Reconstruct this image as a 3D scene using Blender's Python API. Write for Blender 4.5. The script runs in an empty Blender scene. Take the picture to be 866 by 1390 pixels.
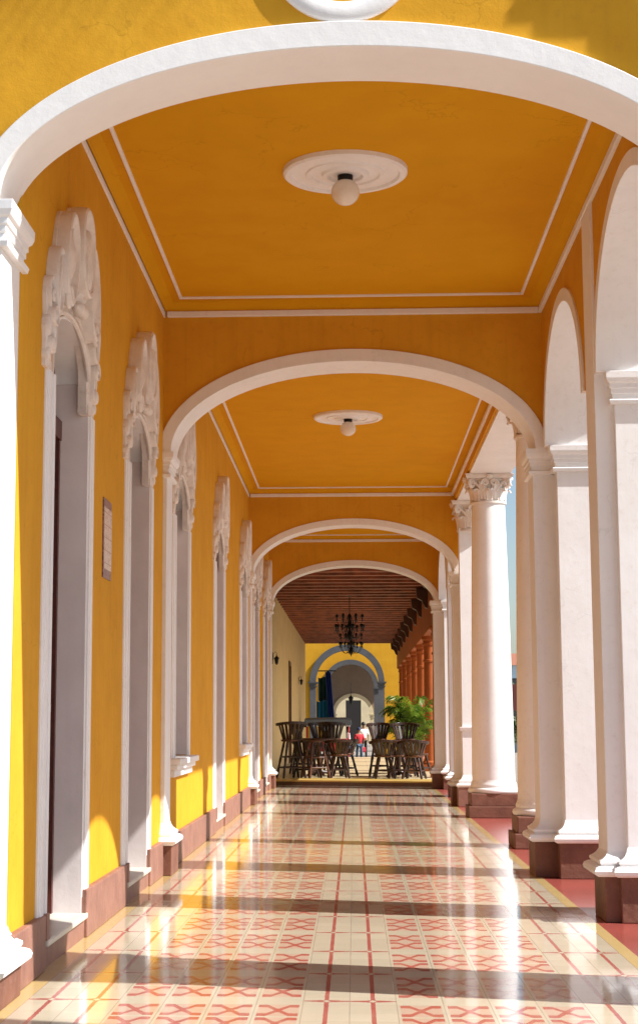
import bpy, math, random
from mathutils import Vector, Matrix
import numpy as np
R = math.radians
random.seed(7)
S = bpy.context.scene
COL = S.collection

# ------------------------------------------------------------------ camera
F, PX, PY, EYE = 2290.0, 365.0, 650.0, 1.6
VP = (481.0, 979.0)
dY = np.array([VP[0]-PX, VP[1]-PY, F]); dY /= np.linalg.norm(dY)
up = np.array([-.008, -1, 0.]); up -= up.dot(dY)*dY; up /= np.linalg.norm(up)
dX = np.cross(-up, dY)
if dX[0] < 0: dX = -dX
M = np.array([dX, dY, up]).T            # camera(x right, y down, z fwd) = M @ world
cd = bpy.data.cameras.new('camera'); cam = bpy.data.objects.new('camera', cd); COL.objects.link(cam)
right, down, fwd = M[0], M[1], M[2]
cam.matrix_world = Matrix(((right[0], -down[0], -fwd[0], 0), (right[1], -down[1], -fwd[1], 0),
                           (right[2], -down[2], -fwd[2], EYE), (0, 0, 0, 1)))
cd.sensor_fit = 'VERTICAL'; cd.sensor_height = 36; cd.sensor_width = 24
cd.lens = F/1390*36
cd.shift_x = (433-PX)/1390; cd.shift_y = -(695-PY)/1390
cd.clip_start = .1; cd.clip_end = 5000
S.camera = cam
S.render.resolution_x = 637; S.render.resolution_y = 1024

# ------------------------------------------------------------------ light
KY, KZ = -.25, 1.02                       # direction towards the sun = (1, KY, KZ)
sd = Vector((1, KY, KZ)).normalized()
sun_el = math.asin(sd.z)
w = bpy.data.worlds.new('World'); S.world = w; w.use_nodes = True
nt = w.node_tree; bg = nt.nodes['Background']
sky = nt.nodes.new('ShaderNodeTexSky'); sky.sky_type = 'NISHITA'; sky.sun_disc = False
sky.sun_elevation = sun_el; sky.sun_rotation = math.atan2(sd.x, sd.y)
sky.air_density = 1.0; sky.dust_density = 1.5; sky.ozone_density = 1.0
nt.links.new(sky.outputs[0], bg.inputs[0]); bg.inputs[1].default_value = .07
sl = bpy.data.lights.new('sun', 'SUN'); sl.energy = 4.1; sl.angle = R(.5); sl.color = (1, .975, .94)
so = bpy.data.objects.new('sun', sl); COL.objects.link(so)
so.rotation_euler = sd.to_track_quat('Z', 'Y').to_euler()
S.view_settings.view_transform = 'Standard'; S.view_settings.look = 'None'
S.view_settings.exposure = 1.12; S.view_settings.gamma = 1
S.render.engine = 'CYCLES'
S.cycles.max_bounces = 12; S.cycles.diffuse_bounces = 7; S.cycles.glossy_bounces = 4

# ------------------------------------------------------------------ materials
class NT:
    def __init__(s, m): s.t = m.node_tree; s.n = s.t.nodes; s.l = s.t.links
    def new(s, k, **kw):
        n = s.n.new(k)
        for a, b in kw.items(): setattr(n, a, b)
        return n
    def put(s, sock, v):
        if isinstance(v, (int, float)): sock.default_value = v
        elif isinstance(v, tuple): sock.default_value = v if len(v) == 4 or sock.type == 'VECTOR' else (*v, 1)
        else: s.l.new(v, sock)
    def m(s, op, a, b=0.0, c=None):
        n = s.new('ShaderNodeMath', operation=op)
        s.put(n.inputs[0], a); s.put(n.inputs[1], b)
        if c is not None: s.put(n.inputs[2], c)
        return n.outputs[0]
    def mix(s, f, a, b, bt='MIX'):
        n = s.new('ShaderNodeMix', data_type='RGBA', blend_type=bt)
        s.put(n.inputs[0], f); s.put(n.inputs[6], a); s.put(n.inputs[7], b)
        return n.outputs[2]
    def noise(s, vec, scale, detail=3, rough=.55):
        n = s.new('ShaderNodeTexNoise'); n.inputs['Scale'].default_value = scale
        n.inputs['Detail'].default_value = detail; n.inputs['Roughness'].default_value = rough
        if vec is not None: s.l.new(vec, n.inputs['Vector'])
        return n.outputs['Fac']
    def ramp(s, v, a, b):
        n = s.new('ShaderNodeMapRange'); s.put(n.inputs[0], v)
        n.inputs[1].default_value = a; n.inputs[2].default_value = b
        return n.outputs[0]

def base_mat(name, rough=.6):
    m = bpy.data.materials.new(name); m.use_nodes = True
    t = NT(m); p = t.n['Principled BSDF']; p.inputs['Roughness'].default_value = rough
    return m, t, p

DIRT = .45
def plaster(name, col, col2=None, rough=.7, bump=.25, scale=7.0, streak=.0, fine=90, spec=.3, dirt=None, crack=0):
    m, t, p = base_mat(name, rough)
    p.inputs['Specular IOR Level'].default_value = spec
    g = t.new('ShaderNodeNewGeometry').outputs['Position']
    col2 = col2 or tuple(c*.86 for c in col)
    n1 = t.ramp(t.noise(g, scale*.25, 4), .35, .68)
    c = t.mix(n1, col, col2)
    if streak:
        mp = t.new('ShaderNodeMapping'); t.l.new(g, mp.inputs[0]); mp.inputs['Scale'].default_value = (9, 9, .35)
        n2 = t.ramp(t.noise(mp.outputs[0], 1.5, 3), .5, .78)
        c = t.mix(t.m('MULTIPLY', n2, streak), c, tuple(x*.62 for x in col))
    if dirt:
        n3 = t.ramp(t.noise(g, 14, 5, .7), .56, .72)
        c = t.mix(t.m('MULTIPLY', n3, DIRT), c, dirt)
    if crack:
        n4 = t.new('ShaderNodeTexNoise'); n4.inputs['Scale'].default_value = 2.5; n4.inputs['Detail'].default_value = 5; t.l.new(g, n4.inputs['Vector'])
        vm = t.new('ShaderNodeVectorMath', operation='MULTIPLY_ADD'); t.l.new(n4.outputs['Color'], vm.inputs[0]); vm.inputs[1].default_value = (.8, .8, .8); t.l.new(g, vm.inputs[2])
        vo = t.new('ShaderNodeTexVoronoi', feature='DISTANCE_TO_EDGE'); vo.inputs['Scale'].default_value = .75; t.l.new(vm.outputs[0], vo.inputs['Vector'])
        line = t.m('LESS_THAN', vo.outputs['Distance'], .0042)
        msk = t.m('GREATER_THAN', t.noise(g, 1.1, 3), .54)
        c = t.mix(t.m('MULTIPLY', t.m('MULTIPLY', line, msk), crack), c, tuple(x*.45 for x in col))
    t.put(p.inputs['Base Color'], c)
    b = t.new('ShaderNodeBump'); b.inputs['Strength'].default_value = bump; b.inputs['Distance'].default_value = .012
    h = t.m('ADD', t.m('MULTIPLY', t.noise(g, scale, 3), 1.0), t.m('MULTIPLY', t.noise(g, fine, 2), .18))
    t.l.new(h, b.inputs['Height']); t.l.new(b.outputs[0], p.inputs['Normal'])
    return m

def plain(name, col, rough=.5, metal=0, var=.15, scale=20, coat=0):
    m, t, p = base_mat(name, rough)
    p.inputs['Metallic'].default_value = metal
    if coat: p.inputs['Coat Weight'].default_value = coat
    tc = t.new('ShaderNodeTexCoord').outputs['Object']
    c = t.mix(t.ramp(t.noise(tc, scale, 3), .35, .65), col, tuple(x*(1-var*2) for x in col))
    t.put(p.inputs['Base Color'], c)
    return m

YEL = (.66, .34, .028)
M_yel = plaster('ochre_plaster', YEL, (.60, .295, .022), rough=.7, bump=.35, streak=.22, spec=.06, dirt=(.52, .25, .03), crack=.24)
M_yceil = plaster('ochre_ceiling_paint', (.64, .318, .010), (.605, .295, .009), rough=.75, bump=.2, scale=9, spec=.04, crack=.22)
M_white = plaster('white_plaster', (.81, .815, .82), (.76, .76, .755), rough=.55, bump=.22, spec=.35, streak=.12, dirt=(.66, .63, .58), crack=.13)
M_whitef = plaster('white_facade_plaster', (.80, .79, .77), (.77, .75, .73), rough=.6, bump=.22, scale=10, streak=.06)
M_crest = plaster('carved_plaster', (.76, .71, .66), (.66, .60, .55), rough=.65, bump=.25, scale=30, dirt=(.50, .42, .37), fine=160)
M_jamb = plaster('mauve_jamb_plaster', (.78, .73, .72), (.70, .645, .635), rough=.55, bump=.25, scale=9, dirt=None, streak=.1)
M_plinth = plaster('brown_pink_plinth', (.29, .145, .105), (.21, .10, .073), rough=.55, bump=.5, scale=16, spec=.4)
M_pplinth = plaster('dark_brown_plinth', (.21, .095, .065), (.15, .065, .045), rough=.6, bump=.5, scale=16, spec=.2, dirt=(.28, .17, .13))
M_sill = plaster('marble_sill', (.66, .62, .52), (.48, .45, .40), rough=.35, bump=.1, scale=10, spec=.5, dirt=(.22, .2, .18))
M_door = plain('dark_red_wood', (.10, .022, .014), .4)
M_glass = plain('window_dark_pane', (.05, .05, .055), .15)
M_globe = plain('opal_glass', (.78, .72, .62), .25, var=.02)
M_metal = plain('dark_metal', (.02, .018, .016), .4, .6)
M_wood = plain('dark_stained_wood', (.045, .016, .008), .35, var=.3, scale=30, coat=.1)
M_wood2 = plain('brown_stained_wood', (.13, .045, .02), .35, var=.35, scale=30, coat=.1)
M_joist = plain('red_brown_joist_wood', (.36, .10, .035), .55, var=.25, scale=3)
M_deck = plain('shaded_board_ceiling', (.06, .017, .009), .6, var=.25, scale=3)  # boards kept dark: shade between the joists is put into the colour
M_orange = plaster('terracotta_paint', (.40, .095, .018), (.30, .07, .014), rough=.6, bump=.25)
M_bracket = plain('dark_corbel_wood', (.085, .026, .012), .6)
M_cream = plaster('cream_plaster', (.70, .50, .22), (.62, .42, .17), rough=.7, bump=.3, streak=.5)
M_creamp = plaster('pale_cream_plaster', (.72, .60, .38), None, rough=.7)
M_grey = plaster('grey_painted_stone', (.105, .105, .108), (.08, .08, .083), rough=.6)
M_lgrey = plaster('lit_grey_stone', (.5, .52, .56), None, rough=.6)
M_brownw = plaster('brown_far_plaster', (.24, .17, .12), None, rough=.7)
M_blue = plain('blue_cloth', (.010, .03, .16), .8, var=.2)
M_teal = plain('teal_cloth', (.0, .13, .20), .8, var=.2)
M_green = plain('dark_green_cloth', (.01, .05, .035), .8)
M_canopy = plain('grey_blue_canvas', (.17, .20, .23), .6)
M_red = plain('red_cloth', (.50, .02, .03), .8, var=.1)
M_wcloth = plain('white_cloth', (.75, .74, .72), .8, var=.05)
M_jeans = plain('blue_denim', (.05, .10, .17), .85)
M_black = plain('black_cloth', (.012, .012, .015), .8)
M_cap = plain('navy_cap', (.02, .035, .10), .7)
M_skin = plain('brown_skin', (.24, .12, .07), .5, var=.04)
M_hair = plain('black_hair', (.01, .008, .007), .5)
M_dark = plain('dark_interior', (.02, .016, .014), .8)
M_ground = plaster('plaza_paving', (.30, .27, .23), (.24, .215, .185), rough=.8, bump=.3, scale=3)
M_terr = plaster('red_terrace_cement', (.33, .075, .06), (.27, .065, .05), rough=.2, bump=.08, scale=5, spec=.5)
M_step = plaster('yellow_step_tile', (.55, .36, .10), None, rough=.3)
M_riser = plain('brown_riser', (.12, .06, .03), .4)
M_bark = plain('bark', (.12, .08, .05), .9, var=.3)
M_pot = plain('clay_pot', (.35, .14, .08), .8)

def leaf_mat(name, a, b, trans=.35):
    m, t, p = base_mat(name, .45)
    g = t.new('ShaderNodeNewGeometry').outputs['Position']
    c = t.mix(t.ramp(t.noise(g, 6, 2), .35, .65), a, b)
    t.put(p.inputs['Base Color'], c)
    tr = t.new('ShaderNodeBsdfTranslucent'); t.put(tr.inputs[0], c)
    mx = t.new('ShaderNodeMixShader'); mx.inputs[0].default_value = trans
    t.l.new(p.outputs[0], mx.inputs[1]); t.l.new(tr.outputs[0], mx.inputs[2])
    t.l.new(mx.outputs[0], t.n['Material Output'].inputs[0])
    return m
M_palm = leaf_mat('palm_leaf', (.22, .31, .025), (.07, .14, .012), .45)
M_leaf = leaf_mat('tree_leaf', (.07, .10, .02), (.035, .06, .015))

def floor_mat():
    m, t, p = base_mat('encaustic_floor_tiles', .1)
    tc = t.new('ShaderNodeNewGeometry').outputs['Position']
    sp = t.new('ShaderNodeSeparateXYZ'); t.l.new(tc, sp.inputs[0])
    X, Y = sp.outputs[0], sp.outputs[1]
    T = .2665
    u = t.m('DIVIDE', t.m('ADD', X, 1.905), T)
    v = t.m('DIVIDE', t.m('SUBTRACT', Y, 13.275-T*.5), T)       # row 0 of every 4 is the plain row with the cross line
    i = t.m('FLOOR', u); j = t.m('FLOOR', v)
    fu = t.m('SUBTRACT', t.m('FRACT', u), .5); fv = t.m('SUBTRACT', t.m('FRACT', v), .5)
    au = t.m('ABSOLUTE', fu); av = t.m('ABSOLUTE', fv)
    jm = t.m('FLOORED_MODULO', j, 4.0)
    def between(a, lo, hi): return t.m('MULTIPLY', t.m('GREATER_THAN', a, lo), t.m('LESS_THAN', a, hi))
    NOT = lambda a: t.m('SUBTRACT', 1.0, a)
    motif_col = t.m('MAXIMUM', between(i, 1.5, 5.5), between(i, 7.5, 11.5))
    field = between(i, -.5, 13.5)
    line_col = t.m('MULTIPLY', field, NOT(motif_col))
    cross = t.m('COMPARE', jm, 0.0, .1)
    # wear: lines slightly broken by noise
    wn = t.noise(tc, 35, 3); wide = t.ramp(t.noise(tc, 1.1, 3), .3, .7)
    lw = t.m('ADD', .048, t.m('MULTIPLY', t.m('SUBTRACT', wn, .5), .06))
    lon = t.m('LESS_THAN', au, lw)
    # position inside the period of four tiles, 0 = on the cross line
    wv = t.m('FRACT', t.m('ADD', t.m('DIVIDE', t.m('SUBTRACT', Y, 13.275), 4*T), .5)); dw = t.m('SUBTRACT', wv, .5); adw = t.m('ABSOLUTE', dw)
    lat = t.m('LESS_THAN', adw, t.m('SUBTRACT', t.m('ADD', .036, t.m('MULTIPLY', t.m('SUBTRACT', wn, .5), .03)), t.m('MULTIPLY', au, .05)))
    node = t.m('LESS_THAN', t.m('ADD', au, t.m('MULTIPLY', adw, 2.2)), .085)
    red1 = t.m('MULTIPLY', t.m('MAXIMUM', lon, lat), line_col)
    red1 = t.m('MULTIPLY', red1, NOT(node))
    # two crossed figures inside the plain frame of every tile column
    ws = t.m('DIVIDE', t.m('SUBTRACT', t.m('FRACT', t.m('ADD', wv, .5)), .11), .39)
    inside = between(ws, 0.0, 2.0)
    q_ = t.m('ABSOLUTE', t.m('SUBTRACT', t.m('FRACT', ws), .5))
    au2 = t.m('ABSOLUTE', t.m('SUBTRACT', au, .02))
    prof = t.m('MINIMUM', .34, t.m('ADD', .03, t.m('MULTIPLY', au2, 1.45)))
    jit = t.m('MULTIPLY', t.m('SUBTRACT', wn, .5), .06)
    dd = t.m('ABSOLUTE', t.m('ADD', t.m('SUBTRACT', q_, prof), jit))
    mot = t.m('LESS_THAN', dd, .105)
    frame = t.m('MULTIPLY', t.m('LESS_THAN', au, .43), t.m('MULTIPLY', inside, motif_col))
    mot = t.m('MULTIPLY', mot, frame)
    pink = t.m('MULTIPLY', frame, t.m('LESS_THAN', q_, .45))
    cream = t.mix(wide, (.57, .51, .38), (.49, .43, .315))
    rnd = t.new('ShaderNodeTexWhiteNoise'); cmb = t.new('ShaderNodeCombineXYZ'); t.l.new(i, cmb.inputs[0]); t.l.new(j, cmb.inputs[1])
    t.l.new(cmb.outputs[0], rnd.inputs['Vector'])
    cream = t.mix(t.m('MULTIPLY', rnd.outputs['Value'], .6), cream, (.46, .40, .29))
    col = t.mix(t.m('MULTIPLY', pink, .5), cream, (.54, .29, .21))
    redc = t.mix(wide, (.36, .04, .032), (.43, .075, .055))
    col = t.mix(t.m('MULTIPLY', mot, .85), col, redc)
    col = t.mix(t.m('MULTIPLY', red1, .9), col, (.36, .05, .045))
    col = t.mix(field, (.56, .41, .17), col)
    joint = t.m('MAXIMUM', t.m('GREATER_THAN', au, .488), t.m('MULTIPLY', t.m('GREATER_THAN', av, .488), .5))
    col = t.mix(t.m('MULTIPLY', joint, .55), col, (.26, .20, .14))
    t.put(p.inputs['Base Color'], col)
    sm = t.ramp(t.noise(tc, 1.7, 6, .65), .3, .72)
    wear = t.ramp(t.noise(tc, 5.5, 6, .7), .48, .72)
    grit = t.ramp(t.noise(tc, 60, 3, .7), .55, .75)
    col = t.mix(t.m('MULTIPLY', wear, .28), col, (.50, .40, .28))
    col = t.mix(t.m('MULTIPLY', grit, .16), col, (.20, .14, .09))
    t.put(p.inputs['Base Color'], col)
    t.put(p.inputs['Roughness'], t.m('ADD', t.m('ADD', .045, t.m('MULTIPLY', sm, .075)), t.m('MULTIPLY', wear, .05)))
    p.inputs['IOR'].default_value = 1.52; p.inputs['Specular IOR Level'].default_value = .5
    b = t.new('ShaderNodeBump'); b.inputs['Strength'].default_value = .35; b.inputs['Distance'].default_value = .0016
    hh = t.m('ADD', t.m('MULTIPLY', t.noise(tc, 3.0, 2), 1.2), t.m('MULTIPLY', rnd.outputs['Value'], .35))
    hh = t.m('SUBTRACT', hh, t.m('MULTIPLY', joint, .8))
    t.l.new(hh, b.inputs['Height']); t.l.new(b.outputs[0], p.inputs['Normal'])
    return m
M_floor = floor_mat()

# ------------------------------------------------------------------ mesh helpers
class MB:
    def __init__(s): s.v = []; s.f = []
    def add(s, vs, fs):
        o = len(s.v); s.v += [tuple(p) for p in vs]; s.f += [tuple(o+i for i in f) for f in fs]
    def box(s, x0, x1, y0, y1, z0, z1):
        s.add([(x0,y0,z0),(x1,y0,z0),(x1,y1,z0),(x0,y1,z0),(x0,y0,z1),(x1,y0,z1),(x1,y1,z1),(x0,y1,z1)],
              [(0,3,2,1),(4,5,6,7),(0,1,5,4),(1,2,6,5),(2,3,7,6),(3,0,4,7)])
    def loops(s, L, close_u=True, cap=True):
        n = len(L[0]); o = len(s.v)
        for l in L: s.v += [tuple(p) for p in l]
        for a in range(len(L)-1):
            for b in range(n if close_u else n-1):
                c = (b+1) % n
                s.f.append((o+a*n+b, o+a*n+c, o+(a+1)*n+c, o+(a+1)*n+b))
        if cap:
            s.f.append(tuple(o+i for i in reversed(range(n))))
            s.f.append(tuple(o+(len(L)-1)*n+i for i in range(n)))
    def rectprof(s, x0, x1, y0, y1, prof):
        s.loops([[(x0-p,y0-p,z),(x1+p,y0-p,z),(x1+p,y1+p,z),(x0-p,y1+p,z)] for z, p in prof])
    def lathe(s, cx, cy, prof, n=32):
        s.loops([[(cx+r*math.cos(2*math.pi*k/n), cy+r*math.sin(2*math.pi*k/n), z) for k in range(n)] for z, r in prof])
    def tube(s, pts, rad, n=8):
        pts = [Vector(p) for p in pts]; L = []
        if not hasattr(rad, '__len__'): rad = [rad]*len(pts)
        ref = Vector((0, 0, 1)); prev = None
        for k, p in enumerate(pts):
            t = (pts[min(k+1, len(pts)-1)]-pts[max(k-1, 0)]).normalized()
            if prev is None:
                a = t.cross(ref)
                if a.length < .1: a = t.cross(Vector((1, 0, 0)))
            else: a = prev - t*prev.dot(t)
            a.normalize(); prev = a; b = t.cross(a)
            L.append([p+(a*math.cos(2*math.pi*q/n)+b*math.sin(2*math.pi*q/n))*rad[k] for q in range(n)])
        s.loops(L)
    def bar(s, p, q, w, d=None):
        p = Vector(p); q = Vector(q); t = (q-p).normalized(); d = d or w
        a = t.cross(Vector((0, 0, 1)))
        if a.length < .05: a = Vector((1, 0, 0))
        a.normalize(); b = t.cross(a)
        c = [a*w/2*i+b*d/2*j for i, j in ((-1,-1),(1,-1),(1,1),(-1,1))]
        s.loops([[p+k for k in c], [q+k for k in c]])
    def arch(s, P, cu, zs, a, b, aw, bw, t0, t1, n=48):
        """solid band between ellipse (a,b) and (aw,bw), thickness t0..t1 ; P(u,z,t)->xyz"""
        L = []
        for k in range(n+1):
            th = math.pi*k/n; c, q = math.cos(th), math.sin(th)
            L.append([P(cu-a*c, zs+b*q, t0), P(cu-aw*c, zs+bw*q, t0), P(cu-aw*c, zs+bw*q, t1), P(cu-a*c, zs+b*q, t1)])
        s.loops(L)
    def archwall(s, P, u0, u1, cu, zs, a, b, ztop, t0, t1, n=48):
        """wall from zs (springing) to ztop over u0..u1 with elliptical opening"""
        L = []
        if cu-a > u0: L.append((u0, zs))
        for k in range(n+1):
            th = math.pi*k/n; L.append((cu-a*math.cos(th), zs+b*math.sin(th)))
        if cu+a < u1: L.append((u1, zs))
        s.loops([[P(u,z,t0), P(u,ztop,t0), P(u,ztop,t1), P(u,z,t1)] for u, z in L])
    def build(s, name, mat, parent=None, smooth=None, bevel=0, seg=2):
        me = bpy.data.meshes.new(name); me.from_pydata(s.v, [], s.f); me.validate()
        import bmesh
        bm = bmesh.new(); bm.from_mesh(me); bmesh.ops.recalc_face_normals(bm, faces=bm.faces); bm.to_mesh(me); bm.free()
        o = bpy.data.objects.new(name, me); COL.objects.link(o)
        me.materials.append(mat)
        if smooth is not None:
            try: me.shade_smooth(); me.set_sharp_from_angle(angle=R(smooth))
            except Exception: pass
        if bevel:
            bv = o.modifiers.new('bevel', 'BEVEL'); bv.width = bevel; bv.segments = seg; bv.limit_method = 'ANGLE'; bv.angle_limit = R(40)
        if parent is not None: o.parent = parent; o.matrix_parent_inverse = Matrix.Translation(-parent_loc(parent))
        return o
def parent_loc(p):
    v = Vector(p.location)
    if p.parent: pass
    return v
PXm = lambda u, z, t: (u, t, z)       # wall across the corridor
PYm = lambda u, z, t: (t, u, z)       # wall along the corridor

def tag(o, label=None, cat=None, group=None, kind=None):
    if label: o['label'] = label
    if cat: o['category'] = cat
    if group: o['group'] = group
    if kind: o['kind'] = kind
    return o
def thing(name, label, cat, loc=(0, 0, 0), group=None):
    o = bpy.data.objects.new(name, None); COL.objects.link(o); o.location = loc; o.empty_display_size = .2
    return tag(o, label, cat, group)
def kids(o): return [c for c in bpy.data.objects if c.parent == o]
def copy_tree(o, parent=None):
    c = o.copy(); COL.objects.link(c)
    if parent is not None: c.parent = parent
    for ch in kids(o): copy_tree(ch, c)
    return c
# parts of things placed by location are modelled in the thing's own frame
def part(mb, name, mat, parent, **kw):
    o = mb.build(name, mat, None, **kw); o.parent = parent
    return o

# ------------------------------------------------------------------ ground and floors
def sheet(name, x0, x1, y0, y1, z, mat):
    mb = MB(); mb.add([(x0,y0,z),(x1,y0,z),(x1,y1,z),(x0,y1,z)], [(0,1,2,3)])
    return tag(mb.build(name, mat), kind='structure')
sheet('ground', -700, 900, -500, 1500, -.2, M_ground)
mb = MB(); mb.box(-2.4, 1.925, 3.0, 46, -.15, 0.0); tag(mb.build('floor', M_floor), kind='structure')
mb = MB(); mb.box(1.925, 3.5, 3.0, 44.4, -.16, -.001); mb.box(3.5, 3.8, 3, 44.4, -.18, -.08); tag(mb.build('terrace', M_terr), kind='structure')

WL, WR, WO = -2.05, 2.06, 2.66
ZC = 6.14
ZS = 4.5
IMPOST = [(4.22,.0),(4.22,.04),(4.255,.048),(4.27,.018),(4.31,.018),(4.312,.03),(4.355,.03),(4.357,.042),(4.395,.042),(4.41,.06),(4.44,.072),(4.497,.075),(4.497,0)]
BASE = [(.36,0),(.36,.10),(.385,.125),(.42,.132),(.455,.12),(.475,.09),(.48,.07),(.505,.082),(.53,.08),(.55,.055),(.58,.03),(.62,.012),(.68,0)]
BASE = [(.36+(z-.36)*.72, p) for z, p in BASE]
def shiftz(prof, dz): return [(z+dz, p) for z, p in prof]

def pilaster(parent, x0, x1, y0, y1, dz=0, top=None, pl=.09, name='pilaster', bz=0):
    mb = MB(); mb.box(x0, x1, y0, y1, .3, (top or 4.4+dz))
    sh = mb.build(name, M_white, parent, bevel=.008)
    mb = MB(); mb.rectprof(x0, x1, y0, y1, shiftz(IMPOST, dz)); c = mb.build('capital', M_white, parent, bevel=.004)
    mb = MB(); mb.rectprof(x0, x1, y0, y1, shiftz(BASE, bz)); b = mb.build('base', M_white, parent, smooth=35)
    mb = MB(); mb.box(x0-pl, x1+pl, y0-pl, y1+pl, 0, .36+bz); p = mb.build('plinth', M_pplinth, parent, bevel=.008)
    return sh

# ------------------------------------------------------------------ front facade arch
fac = thing('front_arch_wall', 'ochre front wall with wide white arch framing the whole arcade', 'archway')
Y0, Y1 = 9.62, 10.12
mb = MB()
mb.archwall(PXm, -2.6, 2.66, 0, 4.65, 2.12, 1.0, 7.4, Y0, Y1, 64)
mb.box(-9, -2.6, Y0, Y1, -.2, 7.4); mb.box(2.66, 3.6, Y0, Y1, 4.65, 7.4)
mb.box(-2.6, -2.12, Y0+.003, Y1-.003, -.1, 4.65)
mb.build('wall', M_yel, fac, bevel=.004)
mb = MB(); mb.arch(PXm, -.02, 4.645, 2.09, .93, 2.22, 1.09, Y0-.045, Y1+.02, 72)
mb.build('archivolt', M_whitef, fac, smooth=30, bevel=.006)
pilaster(fac, -2.75, -2.055, 9.58, 10.14, dz=.15, pl=.075, bz=-.17)
# ring ornament above the arch
mb = MB(); n = 64; L = []
for k in range(n+1):
    th = 2*math.pi*k/n; c, q = math.cos(th), math.sin(th)
    L.append([(-.03+r*c, y, 6.20+r*q) for r, y in ((.335, Y0), (.335, Y0-.02), (.35, Y0-.032), (.45, Y0-.032), (.465, Y0-.02), (.465, Y0))])
mb.loops(L, cap=False); mb.build('ring_moulding', M_whitef, fac, smooth=40)
# added out-of-view ledges, stepped and sloped to cast shade on the front wall
mb = MB()
def lead(xs, zs, p): return xs+p/-KY, zs+p/-KY*KZ      # where an edge standing p off the wall must be to shade (xs, zs)
def ledge(xs, zs, p, top):
    x_, z_ = lead(xs, zs, p); mb.box(x_, 4.4, Y0-p, Y0+.1, z_, top)
zt = lead(0, 5.80, .34)[1]
ledge(.97, 5.80, .34, 8.4); ledge(.93, 5.70, .345, zt); ledge(1.08, 5.60, .325, lead(0, 5.70, .345)[1])
xa_, za_ = lead(1.40, 5.33, .30); xb_, zb_ = lead(1.72, 5.13, .30); sl_ = (zb_-za_)/(xb_-xa_)
mb.loops([[(xa_, yy, za_), (4.2, yy, za_+sl_*(4.2-xa_)), (4.2, yy, za_+.4), (xa_, yy, za_+.4)] for yy in (Y0-.30, Y0+.1)])
mb.build('shade_cornice', M_whitef, fac)

# ------------------------------------------------------------------ transverse arches
def transverse(y0, y1, label, b=.98, bo=1.12, left_py=None, rx0=1.93):
    t = thing('arch_wall', label, 'archway', group='ochre arch walls across the arcade')
    mb = MB(); mb.archwall(PXm, WL-.02, WR+.02, 0, ZS, 2.03, b+.06, ZC+.3, y0, y1)
    mb.build('wall', M_yel, t, bevel=.003)
    mb = MB(); mb.arch(PXm, 0, ZS-.005, 1.96, b, 2.09, bo, y0-.025, y1+.02, 64)
    mb.build('archivolt', M_white, t, smooth=30, bevel=.006)
    pilaster(t, -2.12, -2.005, y0+.03, y1-.03, pl=.085, bz=-.05)
    pilaster(t, rx0, 2.30, y0+.05, y1-.05, pl=.07)
    return t
transverse(18.02, 18.62, 'ochre wall with white arch just behind the nearest round ceiling lamp')
transverse(33.05, 33.60, 'third white arch, between the tall columns and the last short bay', b=.93, bo=1.06)
transverse(41.10, 41.65, 'smallest white arch, opening onto the dark beamed porch', b=.86, bo=1.0)

# ------------------------------------------------------------------ arcade piers on the right
PIERS = [(9.85, 10.85), (14.02, 14.92), (17.85, 18.75), (32.85, 33.75), (36.60, 37.45), (40.75, 41.75)]
plabel = ['massive white pier at the right end of the front arch', 'nearest white pier on the right, cut off by the picture edge',
          'second white pier from the front on the right, with brown plinth', 'white pier just behind the far round column',
          'slim looking white pier in the short bay beyond the columns', 'farthest white pier, beside the palm and the dark chairs']
for (a, b), lb in zip(PIERS, plabel):
    t = thing('pier', lb, 'pier', group='white square piers of the arcade')
    pilaster(t, 2.19 if a in (14.02, 36.60) else 2.16, WO+.06, a, b, pl=.07, name='shaft')
    if a in (14.02, 36.60):
        mb = MB(); mb.box(2.035, 2.35, a+.05, b-.35, .3, ZC); mb.build('pilaster', M_white, t, bevel=.006)
        mb = MB(); mb.rectprof(2.045, 2.35, a+.06, b-.36, BASE); mb.build('base', M_white, t, smooth=35)
        mb = MB(); mb.box(2.0, 2.35, a+.0, b-.30, 0, .358); mb.build('plinth', M_pplinth, t, bevel=.008)
def arcade(spans, label, ya, yb):
    t = thing('arcade_wall', label, 'arcade', group='arcaded side walls')
    mb = MB(); w2 = MB()
    for (a, b) in spans:
        cu = (a+b)/2; h = (b-a)/2
        mb.archwall(PYm, cu-h-.5, cu+h+.5, cu, ZS, h+.04, 1.24, ZC+.5, WR, WO, 40)
        w2.arch(PYm, cu, ZS-.004, h-.03, 1.16, h+.10, 1.29, WR-.02, WO+.02, 56)
    mb.build('wall', M_yel, t); w2.build('archivolt', M_white, t, smooth=30, bevel=.005)
arcade([(10.85, 14.02), (14.92, 17.85)], 'ochre wall over the two white side arches nearest the camera', 9.8, 18.7)
arcade([(33.75, 36.60), (37.45, 40.75)], 'ochre wall over the side arches beyond the round columns', 32.8, 41.7)
# entablature over the columns
t = thing('entablature', 'long beam over the round columns, ochre inside with white underside', 'beam')
mb = MB(); mb.box(WR-.09, WO, 18.75, 32.85, 5.86, 6.6); mb.build('fascia', M_yel, t)
mb = MB(); mb.box(WR-.05, WO+.06, 18.75, 32.85, 5.815, 5.858); mb.build('soffit', M_white, t, bevel=.004)
mb = MB(); mb.box(WO+.002, WO+.08, 18.75, 32.85, 5.87, 6.5); mb.build('outer_frieze', M_white, t)

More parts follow.
